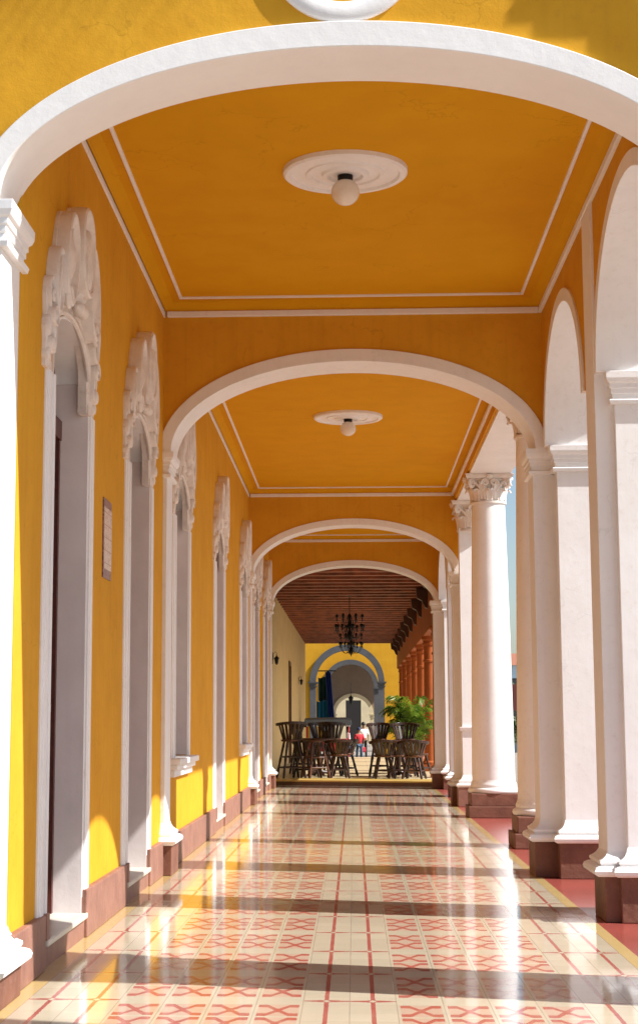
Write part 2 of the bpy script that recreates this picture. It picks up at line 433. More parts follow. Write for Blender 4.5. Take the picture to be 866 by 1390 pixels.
# ------------------------------------------------------------------ corinthian columns
def capital_mesh(r, z0, z1, sq=False):
    mb = MB(); H = z1-z0; n = 40
    mb.lathe(0, 0, [(z0-.05, r), (z0-.045, r+.028), (z0-.015, r+.032), (z0-.008, r+.006), (z0, r), (z0+H*.35, r*1.0), (z0+H*.7, r*1.1), (z0+H*.88, r*1.3)], n)
    # abacus with concave sides
    def ab(w, z):
        P = []
        for k in range(4):
            a = k*math.pi/2
            for s_ in np.linspace(-1, 1, 9)[:-1]:
                inn = .10*w*(1-s_*s_)
                x, y = w-inn, s_*w
                P.append((x*math.cos(a)-y*math.sin(a), x*math.sin(a)+y*math.cos(a), z))
        return P
    A = r*1.42
    mb.loops([ab(A*.95, z1-.075), ab(A, z1-.05), ab(A, z1-.02), ab(A*1.03, z1-.02), ab(A*1.03, z1)])
    # acanthus leaves : two tiers
    def leaf(ang, zb, h, wid, out, r0):
        rows = 8; V = []; Fs = []
        for q in range(rows+1):
            f = q/rows
            if f < .75: rr = r0+out*.35*(f/.75)**2; zz = zb+h*f/.75*.95
            else:
                g = (f-.75)/.25; rr = r0+out*.35+out*.65*math.sin(g*math.pi/2); zz = zb+h*.95+h*.06*math.sin(g*math.pi)-h*.16*g
            ww = wid*(.75+.35*math.sin(f*math.pi))*(1-.6*max(0, f-.7)/.3)
            for s_ in (-1, -.5, 0, .5, 1):
                fl = .012*(1 if abs(s_) == .5 else -.6)+.015*math.cos(s_*math.pi/2)
                an = ang+s_*ww/2/rr
                V.append(((rr+fl)*math.cos(an), (rr+fl)*math.sin(an), zz-(abs(s_) == 1)*.015*(1-(q % 2)*2)))
        for q in range(rows):
            for c in range(4):
                a = q*5+c; Fs.append((a, a+1, a+6, a+5))
        mb.add(V, Fs)
    for k in range(8): leaf(k*math.pi/4, z0, H*.46, .2*r/.31, .10, r*1.01)
    for k in range(8): leaf((k+.5)*math.pi/4, z0+.02, H*.70, .17*r/.31, .12, r*1.02)
    # corner volutes and inner scrolls
    def volute(ang, rad_c, zc, R0, wd, sgn=1, tang=0):
        pts = []; rads = []
        d = Vector((math.cos(ang), math.sin(ang), 0)); tt = Vector((-math.sin(ang), math.cos(ang), 0))
        for q in range(26):
            th = q/25*math.pi*3.3; rr = R0*(1-q/25*.82)
            if tang: p = d*rad_c+tt*(sgn*(rr*math.cos(th)+tang))+Vector((0, 0, zc+rr*math.sin(th)))
            else: p = d*(rad_c-rr*math.cos(th))+Vector((0, 0, zc+rr*math.sin(th)))
            pts.append(p); rads.append(wd*(1-q/25*.35))
        mb.tube(pts, rads, 7)
    for k in range(4):
        volute(math.pi/4+k*math.pi/2, r*1.46, z1-.155, .095, .034)
        a = k*math.pi/2
        for s_ in (-1, 1): volute(a, r*1.24, z1-.15, .06, .022, s_, .075)
        mb.lathe(math.cos(a)*A*.95, math.sin(a)*A*.95, [(z1-.085, .01), (z1-.07, .05), (z1-.03, .055), (z1-.005, .03)], 10)
        # stalks rising from between the leaves to the corner volutes
        for s_ in (-1, 1):
            an = math.pi/4+k*math.pi/2
            pts = []
            for q in range(8):
                f = q/7; aa = an+s_*.38*(1-f); rr = r*(1.05+.42*f*f)
                pts.append((rr*math.cos(aa), rr*math.sin(aa), z0+H*(.35+.43*f)))
            mb.tube(pts, [.028-.006*q/7 for q in range(8)], 6)
    return mb
def column(y, label, x=2.345):
    t = thing('column', label, 'column', (x, y, 0), 'tall round white columns')
    z0 = 5.36
    prof = []
    for k in range(17):
        f = k/16; prof.append((.60+f*(z0-.60), .362-.078*(f**1.25)))
    mb = MB(); mb.lathe(0, 0, prof, 56); part(mb, 'shaft', M_white, t, smooth=40)
    mb = MB(); mb.lathe(0, 0, [(.40,.40),(.41,.425),(.44,.435),(.475,.425),(.49,.40),(.495,.385),(.52,.392),(.545,.388),(.56,.38),(.59,.368),(.62,.362)], 48)
    part(mb, 'base', M_white, t, smooth=50)
    mb = MB(); mb.box(-.41, .41, -.41, .41, .19, .40); mb.box(-.455, .455, -.455, .455, 0, .19); part(mb, 'plinth', M_pplinth, t, bevel=.012)
    part(capital_mesh(.285, z0, 5.812), 'capital', M_crest, t, smooth=40)
    return t
column(22.3, 'tall round column just behind the second white pier', 2.46)
column(29.2, 'tall round column with ornate capital and sky at its right side')
# squared pilasters with leafy capitals at both ends of the column row
for yy, y0_, y1_, lb in ((33.0, 32.55, 32.85, 'squared white pilaster with leafy capital behind the far round column'),):
    t = thing('square_column', lb, 'column', (2.36, y0_+.16, 0))
    mb = MB(); mb.box(-.32, .32, -.14, .14, .5, 5.3); part(mb, 'shaft', M_white, t, bevel=.008)
    cm = capital_mesh(.32, 5.28, 5.812); cm.v = [(a, b*.75, c) for a, b, c in cm.v]; part(cm, 'capital', M_crest, t, smooth=40)
    mb = MB(); mb.rectprof(-.32, .32, -.14, .14, BASE); part(mb, 'base', M_white, t, smooth=50)
    mb = MB(); mb.rectprof(-.32, .32, -.14, .14, [(1.42,0),(1.42,.03),(1.47,.045),(1.49,.045),(1.49,0)]); part(mb, 'band', M_white, t)
    mb = MB(); mb.box(-.42, .42, -.25, .14, 0, .36); part(mb, 'plinth', M_plinth, t, bevel=.01)

# ------------------------------------------------------------------ ceilings
def ceiling(y0, y1, label, dz=0.):
    t = thing('ceiling', label, 'ceiling', group='ochre plaster ceilings')
    z = ZC+dz
    mb = MB(); mb.box(WL-.3, WO-.02, y0, y1, z, z+.25); mb.build('panel', M_yceil, t)
    mb = MB()
    for s in (0, 1):      # thick cornice bead below the ceiling on the four walls
        pass
    zc0, zc1 = z-.15, z-.085
    mb.box(WL-.01, WL+.015, y0+.003, y1-.003, zc0, zc1)
    mb.box(WR-.125 if 18 < y0 < 20 else WR-.035, WR+.01, y0+.003, y1-.003, zc0, zc1)
    mb.box(WL+.035, WR-.036, y0-.01, y0+.035, zc0, zc1); mb.box(WL+.035, WR-.036, y1-.035, y1+.01, zc0, zc1)
    mb.build('cornice', M_white, t, bevel=.008)
    # cove above the bead
    mb = MB()
    a0, a1, b0, b1 = WL-.01, WR+.01, y0-.01, y1+.01
    L = []
    for dd, zz in ((.03, zc1), (.05, z-.05), (.11, z-.012), (.13, z+.01)):
        L.append([(a0+dd, b0+dd, zz), (a1-dd, b0+dd, zz), (a1-dd, b1-dd, zz), (a0+dd, b1-dd, zz)])
    mb.loops(L, cap=False); mb.build('cove', M_yceil, t, smooth=60)
    mb = MB(); i0, i1, j0, j1 = WL+.20, WR-.22, y0+.3, y1-.3; ww = .032; zb = z-.022
    mb.box(i0, i0+ww, j0, j1, zb, z+.01); mb.box(i1-ww, i1, j0, j1, zb, z+.01)
    mb.box(i0+ww, i1-ww, j0, j0+ww, zb, z+.01); mb.box(i0+ww, i1-ww, j1-ww, j1, zb, z+.01)
    mb.build('frame_moulding', M_white, t, bevel=.006)
ceiling(10.12, 18.02, 'ochre ceiling of the nearest bay, framed by a thin pale moulding')
ceiling(18.62, 33.05, 'ochre ceiling over the long bay with the round columns', .0)
ceiling(33.60, 41.10, 'dim ochre ceiling of the last bay before the beamed porch', -.05)
mb = MB(); mb.box(-2.8, 3.0, 9.9, 41.7, 6.55, 6.7); mb.box(-2.8, -2.3, 9.9, 41.7, 6.39, 6.55)
tag(mb.build('roof_slab', M_white), 'flat roof slab above the arcade ceilings', 'roof')
# ceiling lamps
def lamp():
    t = thing('ceiling_lamp', 'round ceiling lamp with ribbed white medallion in the nearest bay', 'lamp', (-.04, 13.55, ZC), 'globe lamps on round medallions')
    mb = MB(); pr = [(.01,.52),(-.035,.515),(-.05,.495),(-.05,.455),(-.03,.44),(-.032,.33),(-.045,.32),(-.045,.29),(-.03,.28),(-.033,.20),(-.055,.185),(-.06,.15),(-.04,.13),(-.045,.085),(-.05,0.001)]
    mb.lathe(0, 0, pr, 64); part(mb, 'medallion', M_white, t, smooth=35)
    mb = MB(); mb.lathe(0, 0, [(-.05,.065),(-.095,.062),(-.10,.055),(-.10,.001)], 24); part(mb, 'holder', M_metal, t, smooth=35)
    mb = MB(); pr = [(-.19-.112*math.cos(math.pi*k/14), max(.001, .118*math.sin(math.pi*k/14))) for k in range(15)]
    mb.lathe(0, 0, pr, 32); part(mb, 'globe', M_globe, t, smooth=60)
    return t
l1 = lamp()
l2 = copy_tree(l1); l2.location = (-.06, 25.0, ZC); l2['label'] = 'round ceiling lamp in the second bay, over the tall columns'

# ------------------------------------------------------------------ left wall with doors and windows
OPEN = [(12.03, 'd'), (16.0, 'd'), (20.0, 'w'), (25.7, 'd'), (31.4, 'w'), (35.4, 'd'), (39.3, 'd')]
HW, ZSP, RISE = .765, 4.20, .30
t = thing('left_wall', 'long sunlit ochre wall along the left side of the arcade', 'wall')
mb = MB(); y = 10.12
XB = -2.34
for c, k in OPEN:
    mb.box(XB, WL, y, c-HW, 0, ZSP); mb.box(XB, WL, y, c-HW, ZSP, 6.6)
    mb.archwall(PYm, c-HW, c+HW, c, ZSP, HW, RISE, 6.6, XB, WL, 24)
    mb.box(XB, WL, c-HW, c+HW, 0, (1.16 if k == 'w' else .12))
    y = c+HW
mb.box(XB, WL, y, 41.65, 0, 6.6)
mb.build('wall', M_yel, t)
mb = MB(); y = 10.12; zp = .355
def sk(a, b): mb.box(WL-.01, WL+.045, a, b, 0, zp)
for c, k in OPEN:
    if k == 'd': sk(y, c-HW-.10); y = c+HW+.10
sk(y, 41.1)
mb.build('skirting', M_plinth, t, bevel=.01)

def crest_mesh():
    """carved plaster crest over an opening, u = along wall, d = out of the wall; centred on u=0"""
    mb = MB()
    P = lambda u, z, d: (d, u, z)
    def pillow(outline, cz, cu, d0, d1, groove=0):
        n = len(outline); L = []
        for sc, dd in ((1, d0), (1, d0+(d1-d0)*.45), (.95, d0+(d1-d0)*.72), (.82, d0+(d1-d0)*.92), (.55, d1), (.2, d1+.004)):
            L.append([P(cu+(u-cu)*sc, cz+(z-cz)*sc, dd) for u, z in outline])
        mb.loops(L)
    def shell(outline, cz, cu, d0, d1):
        L = []; h = d1-d0
        for sc, dd in ((1, d0), (1, d0+h*.72), (.975, d0+h*.92), (.93, d1), (.87, d0+h*.98), (.82, d0+h*.80), (.74, d0+h*.60), (.60, d0+h*.62), (.42, d0+h*.80), (.22, d0+h*.98), (.05, d0+h*1.03)):
            L.append([P(cu+(u-cu)*sc, cz+(z-cz)*sc, dd) for u, z in outline])
        mb.loops(L)
    def ell(cu, cz, a, b, rot=0, n=22, power=2):
        out = []
        for k in range(n):
            th = 2*math.pi*k/n; c, s = math.cos(th), math.sin(th)
            u = a*math.copysign(abs(c)**(2/power), c); z = b*math.copysign(abs(s)**(2/power), s)
            out.append((cu+u*math.cos(rot)-z*math.sin(rot), cz+u*math.sin(rot)+z*math.cos(rot)))
        return out
    W = .0
    # backing slab silhouette
    half = [(0,5.33),(.14,5.31),(.23,5.22),(.27,5.10),(.31,5.08),(.40,5.17),(.52,5.17),(.63,5.06),(.72,4.88),(.75,4.78),(.84,4.80),(.92,4.68),(.94,4.54),(1.02,4.54),(1.06,4.42),(1.02,4.30),(1.07,4.22),(1.03,4.1),(1.05,4.0),(1.03,3.95)]
    inner = [(.78,3.95),(.78,4.20)]+[(.78*math.cos(a), 4.20+.32*math.sin(a)) for a in np.linspace(0, math.pi/2, 9)[1:]]
    n1 = len(half)
    # strip the slab as quads between outer and inner samples
    def resample(pl, n):
        pl = [Vector((a, b)) for a, b in pl]; d = [0]
        for a, b in zip(pl, pl[1:]): d.append(d[-1]+(b-a).length)
        out = []
        for k in range(n):
            s = d[-1]*k/(n-1); q = 0
            while q < len(d)-2 and d[q+1] < s: q += 1
            f = (s-d[q])/(d[q+1]-d[q]+1e-9); out.append(pl[q].lerp(pl[q+1], min(1, f)))
        return out
    N = 26; ou = resample(half, N); inn = resample(inner[::-1], N)
    for sg in (1, -1):
        L = []
        for a, b in zip(ou, inn):
            m = a.lerp(b, .12); m2 = b.lerp(a, .12)
            L.append([P(sg*a.x, a.y, -.03), P(sg*a.x, a.y, .05), P(sg*m.x, m.y, .06), P(sg*m2.x, m2.y, .05), P(sg*b.x, b.y, .035), P(sg*b.x, b.y, -.03)])
        mb.loops(L)
    def rib(pts, r0, n=8, tip=.25):
        m_ = len(pts); mb.tube([P(u, z, d) for u, z, d in pts], [r0*(tip+(1-tip)*math.sin(math.pi*(q+.3)/(m_-.4))) for q in range(m_)], n)
    # tall central lobe : domed top, hollow flute below
    shell(ell(0, 4.99, .265, .34, 0, 36, 2.3), 4.99, 0, .04, .18)
    pillow(ell(0, 4.93, .07, .24, 0, 20), 4.93, 0, .10, .19)
    for sg in (1, -1):
        rib([(sg*(.06+.15*math.sin(f*2.2)), 4.72+.38*f, .135) for f in np.linspace(0, 1, 12)], .02)
        rib([(sg*(.03+.05*math.sin(f*2.6)), 4.66+.40*f, .16) for f in np.linspace(0, 1, 10)], .024)
        # large crescent lobe with engraved ribs
        shell(ell(sg*.50, 4.81, .215, .37, sg*.30, 34, 2.2), 4.81, sg*.50, .03, .15)
        for k, (o_, ln) in enumerate(((.00, 1.0), (.085, .92), (.165, .8))):
            rib([(sg*(.40+o_+.20*math.sin(f*1.5)-.06*f), 5.06-.05*k-.62*ln*f, .115-.008*k) for f in np.linspace(0, 1, 14)], .017)
        if False: rib([(sg*(.30+.38*math.sin(math.pi*.5*f)), 5.07+.05*math.sin(math.pi*f)-.30*f*f, .12) for f in np.linspace(0, 1, 12)], .038)
        # outer crescent and scrolls stepping down the side
        shell(ell(sg*.80, 4.58, .135, .25, sg*.22, 28, 2.2), 4.58, sg*.80, .02, .115)
        rib([(sg*(.74+.14*math.sin(f*2.4)), 4.76-.40*f, .10) for f in np.linspace(0, 1, 12)], .028)
        th = np.linspace(0, math.pi*2.5, 24)
        mb.tube([P(sg*(.60-.10*(1-q/23*.75)*math.cos(t_)), 4.50+.10*(1-q/23*.75)*math.sin(t_), .125) for q, t_ in enumerate(th)], [.026*(1-q/23*.4) for q in range(24)], 8)
        for (cu, cz, a, b, d) in ((.97,4.45,.075,.12,.085),(.93,4.30,.09,.07,.11),(1.0,4.22,.06,.08,.08),(.95,4.10,.07,.06,.10),(1.0,4.02,.05,.05,.075),(.88,4.20,.06,.15,.09)):
            (shell if a*b > .005 else pillow)(ell(sg*cu, cz, a, b, 0, 20), cz, sg*cu, .02, d)
        mb.tube([P(sg*(.97-.055*(1-q/15*.7)*math.cos(q*.45)), 4.42+.055*(1-q/15*.7)*math.sin(q*.45), .085) for q in range(16)], .014, 6)
        mb.box(-.02, .05, min(sg*.79, sg*1.035), max(sg*.79, sg*1.035), 3.94, 4.01)
    # keystone roll
    kz = [(-.02,.0)]
    L = []
    for q in range(17):
        f = q/16; zz = 4.80-.32*f; ww = .13-.04*f; dd = .10+.05*math.sin(f*math.pi*1.5+.3)
        L.append([P(-ww, zz, .03), P(-ww, zz, dd-.02), P(-ww*.6, zz, dd+.012), P(0, zz, dd-.004), P(ww*.6, zz, dd+.012), P(ww, zz, dd-.02), P(ww, zz, .03)])
    mb.loops(L)
    mb.tube([P(-.14, 4.56, .10), P(-.10, 4.56, .11), P(0, 4.56, .115), P(.10, 4.56, .11), P(.14, 4.56, .10)], [.012,.045,.052,.045,.012], 12); mb.tube([P(-.14, 4.70, .12), P(-.08, 4.70, .14), P(.08, 4.70, .14), P(.14, 4.70, .12)], [.01,.035,.035,.01], 12)
    # double moulded archivolt
    for (r0, dd, rr) in ((.80, .045, .022), (.87, .05, .014)):
        pts = [P(r0*math.cos(a), 4.16+(.32+r0-.78)*math.sin(a), dd) for a in np.linspace(.12, math.pi-.12, 33)]
        mb.tube(pts, rr, 8)
    return mb
crest_me = None
def opening(c, kind, label):
    global crest_me
    z0 = .19 if kind == 'd' else 1.20
    t = thing('doorway' if kind == 'd' else 'window', label, 'doorway' if kind == 'd' else 'window', (WL, c, 0),
              'tall crested doorways on the left wall' if kind == 'd' else 'tall crested windows on the left wall')
    # casing strips each side : stepped profile
    mb = MB()
    for s in (-1, 1):
        def bx(d0, d1, ua, ub, za, zb): mb.box(d0, d1, min(s*ua, s*ub), max(s*ua, s*ub), za, zb)
        zb_ = z0 if kind == 'd' else 1.14
        if kind == 'd': zb_ = .30
        bx(-.01, .018, .765, 1.04, zb_, 3.95); bx(.01, .034, .775, .83, zb_, 3.95); bx(.01, .03, .88, .99, zb_, 3.95)
    part(mb, 'casing', M_white, t, bevel=.008)
    # jamb lining
    mb = MB()
    for s in (-1, 1): mb.box(-.27, .012, min(s*(HW-.012), s*(HW+.01)), max(s*(HW-.012), s*(HW+.01)), z0, 4.19)
    part(mb, 'jamb', M_jamb, t)
    mb = MB(); mb.arch(PYm, 0, 4.192, HW-.014, RISE-.014, HW+.008, RISE+.008, -.27, .012, 24); part(mb, 'soffit', M_white, t, smooth=40)
    # leaf
    mb = MB()
    mb.box(-.285, -.245, -HW, HW, z0, 4.5)
    lf = part(mb, 'door_leaf' if kind == 'd' else 'pane', M_door if kind == 'd' else M_glass, t)
    mb = MB()
    for s in (-1, 1): mb.box(-.246, -.20, min(s*HW, s*(HW-.07)), max(s*HW, s*(HW-.07)), z0, 3.75)
    mb.box(-.246, -.19, -HW, HW, 3.75, 3.9); mb.box(-.246, -.22, -.02, .02, z0, 3.75)
    for zz in (.9, 1.7, 2.6, 3.4):
        if zz > z0: mb.box(-.246, -.225, -HW+.07, HW-.07, zz-.03, zz+.03)
    fr = mb.build('frame', M_door if kind == 'd' else M_white, None); fr.parent = t
    # sill
    mb = MB()
    if kind == 'd':
        mb.box(-.26, .055, -HW-.06, HW+.06, .145, .19)
        part(mb, 'sill', M_sill, t, bevel=.012, seg=3)
        mb = MB(); mb.box(-.05, .02, -HW-.11, HW+.11, 0, .147); part(mb, 'step_riser', M_plinth, t)
        mb = MB()
        for s in (-1, 1): mb.box(-.01, .052, min(s*(HW+.005), s*(HW+.10)), max(s*(HW+.005), s*(HW+.10)), .19, .36)
        part(mb, 'casing_block', M_plinth, t, bevel=.008)
    else:
        mb.box(-.26, .13, -1.10, 1.10, 1.12, 1.19); mb.box(-.01, .09, -1.06, 1.06, 1.06, 1.12); mb.box(-.01, .055, -1.02, 1.02, .98, 1.06)
        part(mb, 'sill', M_white, t, bevel=.014, seg=3)
    if crest_me is None:
        o = part(crest_mesh(), 'crest', M_crest, t, smooth=32); crest_me = o.data; o.location = (-.025, -.12, .0)
    else:
        o = bpy.data.objects.new('crest', crest_me); COL.objects.link(o); o.parent = t; o.location = (-.025, -.12, .0)
    return t
labs = ['nearest tall doorway with carved white crest, left of the wall plaque', 'second crested doorway on the left, between the plaque and the second arch',
        'crested window just behind the left pilaster of the second arch', 'crested doorway halfway along the long middle bay',
        'crested window just in front of the third arch', 'crested doorway just beyond the third arch', 'farthest crested doorway on the left, beside the last arch']
for (c, k), lb in zip(OPEN, labs): opening(c, k, lb)

# plaque of small tiles between the first doorways
t = thing('wall_plaque', 'small tall tiled plaque with dark red border on the ochre wall', 'plaque', (WL, 13.9, 3.1))
mb = MB(); mb.box(-.01, .012, -.22, .22, -.33, .33); part(mb, 'border', plain('plaque_border_glaze', (.36, .15, .12), .3, var=.4, scale=60), t, bevel=.004)
m_, t_, p_ = base_mat('plaque_tile_glaze', .25)
tc_ = t_.new('ShaderNodeTexCoord').outputs['Object']; s_ = t_.new('ShaderNodeSeparateXYZ'); t_.l.new(tc_, s_.inputs[0])
fu_ = t_.m('FRACT', t_.m('MULTIPLY', s_.outputs[1], 1/.105)); fv_ = t_.m('FRACT', t_.m('MULTIPLY', s_.outputs[2], 1/.105))
j_ = t_.m('MAXIMUM', t_.m('LESS_THAN', fu_, .07), t_.m('LESS_THAN', fv_, .07))
wv_ = t_.m('GREATER_THAN', t_.noise(tc_, 38, 2), .53)
c_ = t_.mix(t_.m('MULTIPLY', wv_, .45), (.72, .62, .52), (.45, .26, .22)); c_ = t_.mix(j_, c_, (.50, .33, .27))
t_.put(p_.inputs['Base Color'], c_)
mb = MB(); mb.box(.0, .016, -.21, .21, -.255, .255); part(mb, 'tile_panel', m_, t, bevel=.002)

# ------------------------------------------------------------------ beamed porch beyond
PZ = .13
XA, XR2, ZP = -2.35, 2.05, 5.3
mb = MB(); 
mb.add([(-2.6,43.4,0),(3.2,41.75,0),(3.2,71,0),(-2.6,71,0),(-2.6,43.4,PZ),(3.2,41.75,PZ),(3.2,71,PZ),(-2.6,71,PZ)], [(0,3,2,1),(4,5,6,7),(0,1,5,4),(1,2,6,5),(2,3,7,6),(3,0,4,7)])
m_, t_, p_ = base_mat('porch_tiles_shadow_bars', .35)
g_ = t_.new('ShaderNodeNewGeometry').outputs['Position']; s_ = t_.new('ShaderNodeSeparateXYZ'); t_.l.new(g_, s_.inputs[0])
fy = t_.m('FRACT', t_.m('DIVIDE', s_.outputs[1], 1.15)); fx = t_.m('FRACT', t_.m('DIVIDE', s_.outputs[0], .4))
c_ = t_.mix(t_.m('LESS_THAN', fy, .2), (.60, .49, .30), (.22, .12, .06))  # shadow bars across the porch painted in as dark bands
c_ = t_.mix(t_.m('MULTIPLY', t_.m('LESS_THAN', fx, .04), .5), c_, (.3, .2, .12))
t_.put(p_.inputs['Base Color'], c_)
tag(mb.build('porch_floor', m_), kind='structure')
t = thing('step', 'yellow edged step up to the porch, behind the last arch', 'step')
mb = MB()
def skew(y0a, y0b, y1a, y1b, z0, z1):
    mb.add([(-2.6,y0a,z0),(3.2,y0b,z0),(3.2,y1b,z0),(-2.6,y1a,z0),(-2.6,y0a,z1),(3.2,y0b,z1),(3.2,y1b,z1),(-2.6,y1a,z1)], [(0,3,2,1),(4,5,6,7),(0,1,5,4),(1,2,6,5),(2,3,7,6),(3,0,4,7)])
skew(43.37, 41.72, 43.4, 41.75, 0.004, PZ-.03); mb.build('riser', M_riser, t)
mb = MB(); skew(43.33, 41.68, 45.1, 43.4, PZ-.03, PZ+.006); mb.build('tread', M_step, t)

t = thing('porch_wall', 'cream plaster wall along the left of the beamed porch', 'wall')
mb = MB(); mb.box(XA-.3, XA, 41.65, 61.2, 0, 6.2); mb.box(XA-.3, XA, 62.4, 82.4, 0, 6.2); mb.box(XA-.3, XA, 61.2, 62.4, 3.6, 6.2)
mb.box(XA-.3, WL, 41.65, 41.75, 0, 6.2)
mb.build('wall', M_cream, t)
mb = MB(); mb.box(XA-.3, XA-.2, 61.2, 62.4, PZ, 3.6); mb.build('door', M_door, t)
mb = MB(); mb.box(XA-.02, XA+.05, 61.05, 61.2, PZ, 3.75); mb.box(XA-.02, XA+.05, 62.4, 62.55, PZ, 3.75); mb.box(XA-.02, XA+.05, 61.2, 62.4, 3.6, 3.75); mb.build('door_frame', M_wood2, t)
# wooden ceiling
t = thing('porch_ceiling', 'dark red wooden beamed ceiling of the far porch', 'ceiling')
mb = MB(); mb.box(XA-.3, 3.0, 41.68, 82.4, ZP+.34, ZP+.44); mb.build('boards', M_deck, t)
k = 0; y = 42.1
while y < 82.3:
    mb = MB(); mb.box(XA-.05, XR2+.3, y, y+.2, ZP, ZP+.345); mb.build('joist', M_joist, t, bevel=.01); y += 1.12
# terracotta beam, corbels, columns
t = thing('porch_beam', 'terracotta beam with dark corbels over the orange columns', 'beam')
mb = MB(); mb.box(XR2+.02, XR2+.42, 41.75, 82.4, 4.12, ZP+.22); mb.build('fascia', M_orange, t)
y = 43.2
while y < 82:
    mb = MB()
    L = [[(XR2-.30, yy, 5.28), (XR2+.03, yy, 5.28), (XR2+.03, yy, 4.72), (XR2-.06, yy, 4.76), (XR2-.14, yy, 4.95), (XR2-.27, yy, 5.02)] for yy in (y, y+.34)]
    mb.loops(L); mb.build('corbel', M_bracket, t, bevel=.01); y += 4.2
def pcol(y, label):
    t = thing('porch_column', label, 'column', (XR2+.21, y, 0), 'terracotta porch columns')
    mb = MB(); mb.lathe(0, 0, [(PZ+.3,.185),(1.5,.185),(3.35,.17),(3.36,.195),(3.42,.195),(3.43,.17),(3.85,.168)], 28); part(mb, 'shaft', M_orange, t, smooth=40)
    mb = MB(); mb.lathe(0, 0, [(3.84,.17),(3.85,.20),(3.92,.215),(3.93,.18),(3.99,.19),(4.03,.235),(4.12,.24)], 28); part(mb, 'capital', M_orange, t, smooth=30)
    mb = MB(); mb.box(-.26,.26,-.26,.26,-.1,PZ+.2); mb.lathe(0,0,[(PZ+.2,.25),(PZ+.26,.255),(PZ+.31,.2)],24); part(mb, 'base', M_orange, t, smooth=30)
pl = ['nearest orange column, mostly behind the last white pier', 'largest fully visible orange column, above the palm', 'second orange column seen above the palm', 'third orange column seen above the palm',
      'fourth orange column along the porch', 'fifth orange column along the porch', 'last orange column, next to the yellow end wall']
for k in range(7): pcol(45.4+5.65*k, pl[k])

# end walls with arches
def endwall(y, cx_, zs, a, mat, matr, label, w, th, topz, capital=True, cap_extra=None, off=0):
    t = thing('end_wall', label, 'archway')
    mb = MB(); mb.archwall(PXm, cx_-a-.02, cx_+a+.02, cx_, zs, a+.05, a+.05, topz, y, y+th, 40) if False else None
    mb.archwall(PXm, -8, 8, cx_, zs, a+w*.5, a+w*.5, topz, y, y+th, 40)
    mb.box(-8, cx_-a-w*.5, y, y+th, -.2, zs); mb.box(cx_+a+w*.5, 8, y, y+th, -.2, zs)
    mb.build('wall', mat, t)
    mb = MB(); mb.arch(PXm, cx_, zs, a, a, a+w, a+w, y-.12, y+th+.05, 40); mb.build('archivolt', matr, t, smooth=30)
    for s in (-1, 1):
        mb = MB(); xa, xb = sorted((cx_+s*a, cx_+s*(a+w)))
        mb.box(xa, xb, y-.12, y+th+.05, -.2, zs-.25); mb.build('pillar', matr, t)
        mb = MB(); mb.rectprof(xa, xb, y-.12, y+th+.05, [(zs-.26,0),(zs-.26,.04),(zs-.2,.05),(zs-.19,.02),(zs-.1,.03),(zs-.07,.09),(zs,.1)]); mb.build('capital', matr, t)
    return t
endwall(88, -.36, 3.62, 1.62, M_yel, M_grey, 'yellow end wall with grey arch beyond the beamed porch', .30, .8, 9)
endwall(103, -.22, 3.6, 1.42, M_yel, M_grey, 'second yellow wall with grey arch, seen through the first', .28, .6, 9)
endwall(124, -.10, 2.1, 1.25, M_brownw, M_creamp, 'brown wall with low cream arch farthest down the passage', .25, .6, 9)
for yy, y2_, zz in ((103.6, 124, 6.6),):
    mb = MB(); mb.box(-5, 5, yy, y2_, zz, zz+.2); tag(mb.build('passage_roof', M_brownw), 'dim roof over the passage behind the second grey arch', 'roof')
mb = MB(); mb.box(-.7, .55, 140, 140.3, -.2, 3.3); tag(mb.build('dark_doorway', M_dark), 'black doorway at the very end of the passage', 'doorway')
mb = MB(); mb.box(-6, -.7, 140, 140.4, -.2, 6); mb.box(.55, 6, 140, 140.4, -.2, 6); mb.box(-.7, .55, 140, 140.4, 3.3, 6)
tag(mb.build('far_wall', M_creamp), 'pale cream wall around the black doorway at the end', 'wall')

# hanging cloths inside the first grey arch
def cloth(x0, x1, y, z0, z1, mat, label, lean=0, seed=0):
    mb = MB(); n = 22; L = []
    rnd = random.Random(seed)
    for q in range(n+1):
        f = q/n; x = x0+(x1-x0)*f; d = .06*math.sin(f*23+seed)+.03*rnd.random()
        L.append([(x+lean, y+d, z1-.04*math.sin(f*9)), (x+lean*.5, y+d*1.3, (z0+z1)/2), (x, y+d*1.5, z0+.05*math.sin(f*12+seed)), (x, y+d*1.5+.02, z0+.05*math.sin(f*12+seed)), (x+lean*.5, y+d*1.3+.02, (z0+z1)/2), (x+lean, y+d+.02, z1-.04*math.sin(f*9))])
    mb.loops(L); o = mb.build('hanging_cloth', mat, smooth=60); tag(o, label, 'cloth', 'cloths hung in the grey arch')
cloth(-1.98, -1.2, 89.6, 1.7, 2.65, M_teal, 'teal cloth hanging at the left of the grey arch', 0, 1)
cloth(-1.9, -1.25, 89.9, 2.65, 3.9, M_green, 'dark green cloth hanging above the teal one', 0, 2)
cloth(-1.32, -1.02, 89.3, 1.5, 4.2, M_blue, 'long deep blue cloth hanging beside the teal one', -.2, 3)
mb = MB(); mb.box(-2.1, -.95, 89.6, 89.66, 4.2, 4.26); mb.box(-2.1, -2.04, 89.6, 89.66, -.2, 4.2); tag(mb.build('cloth_rack', M_metal), 'dark rack carrying the cloths in the grey arch', 'rack')

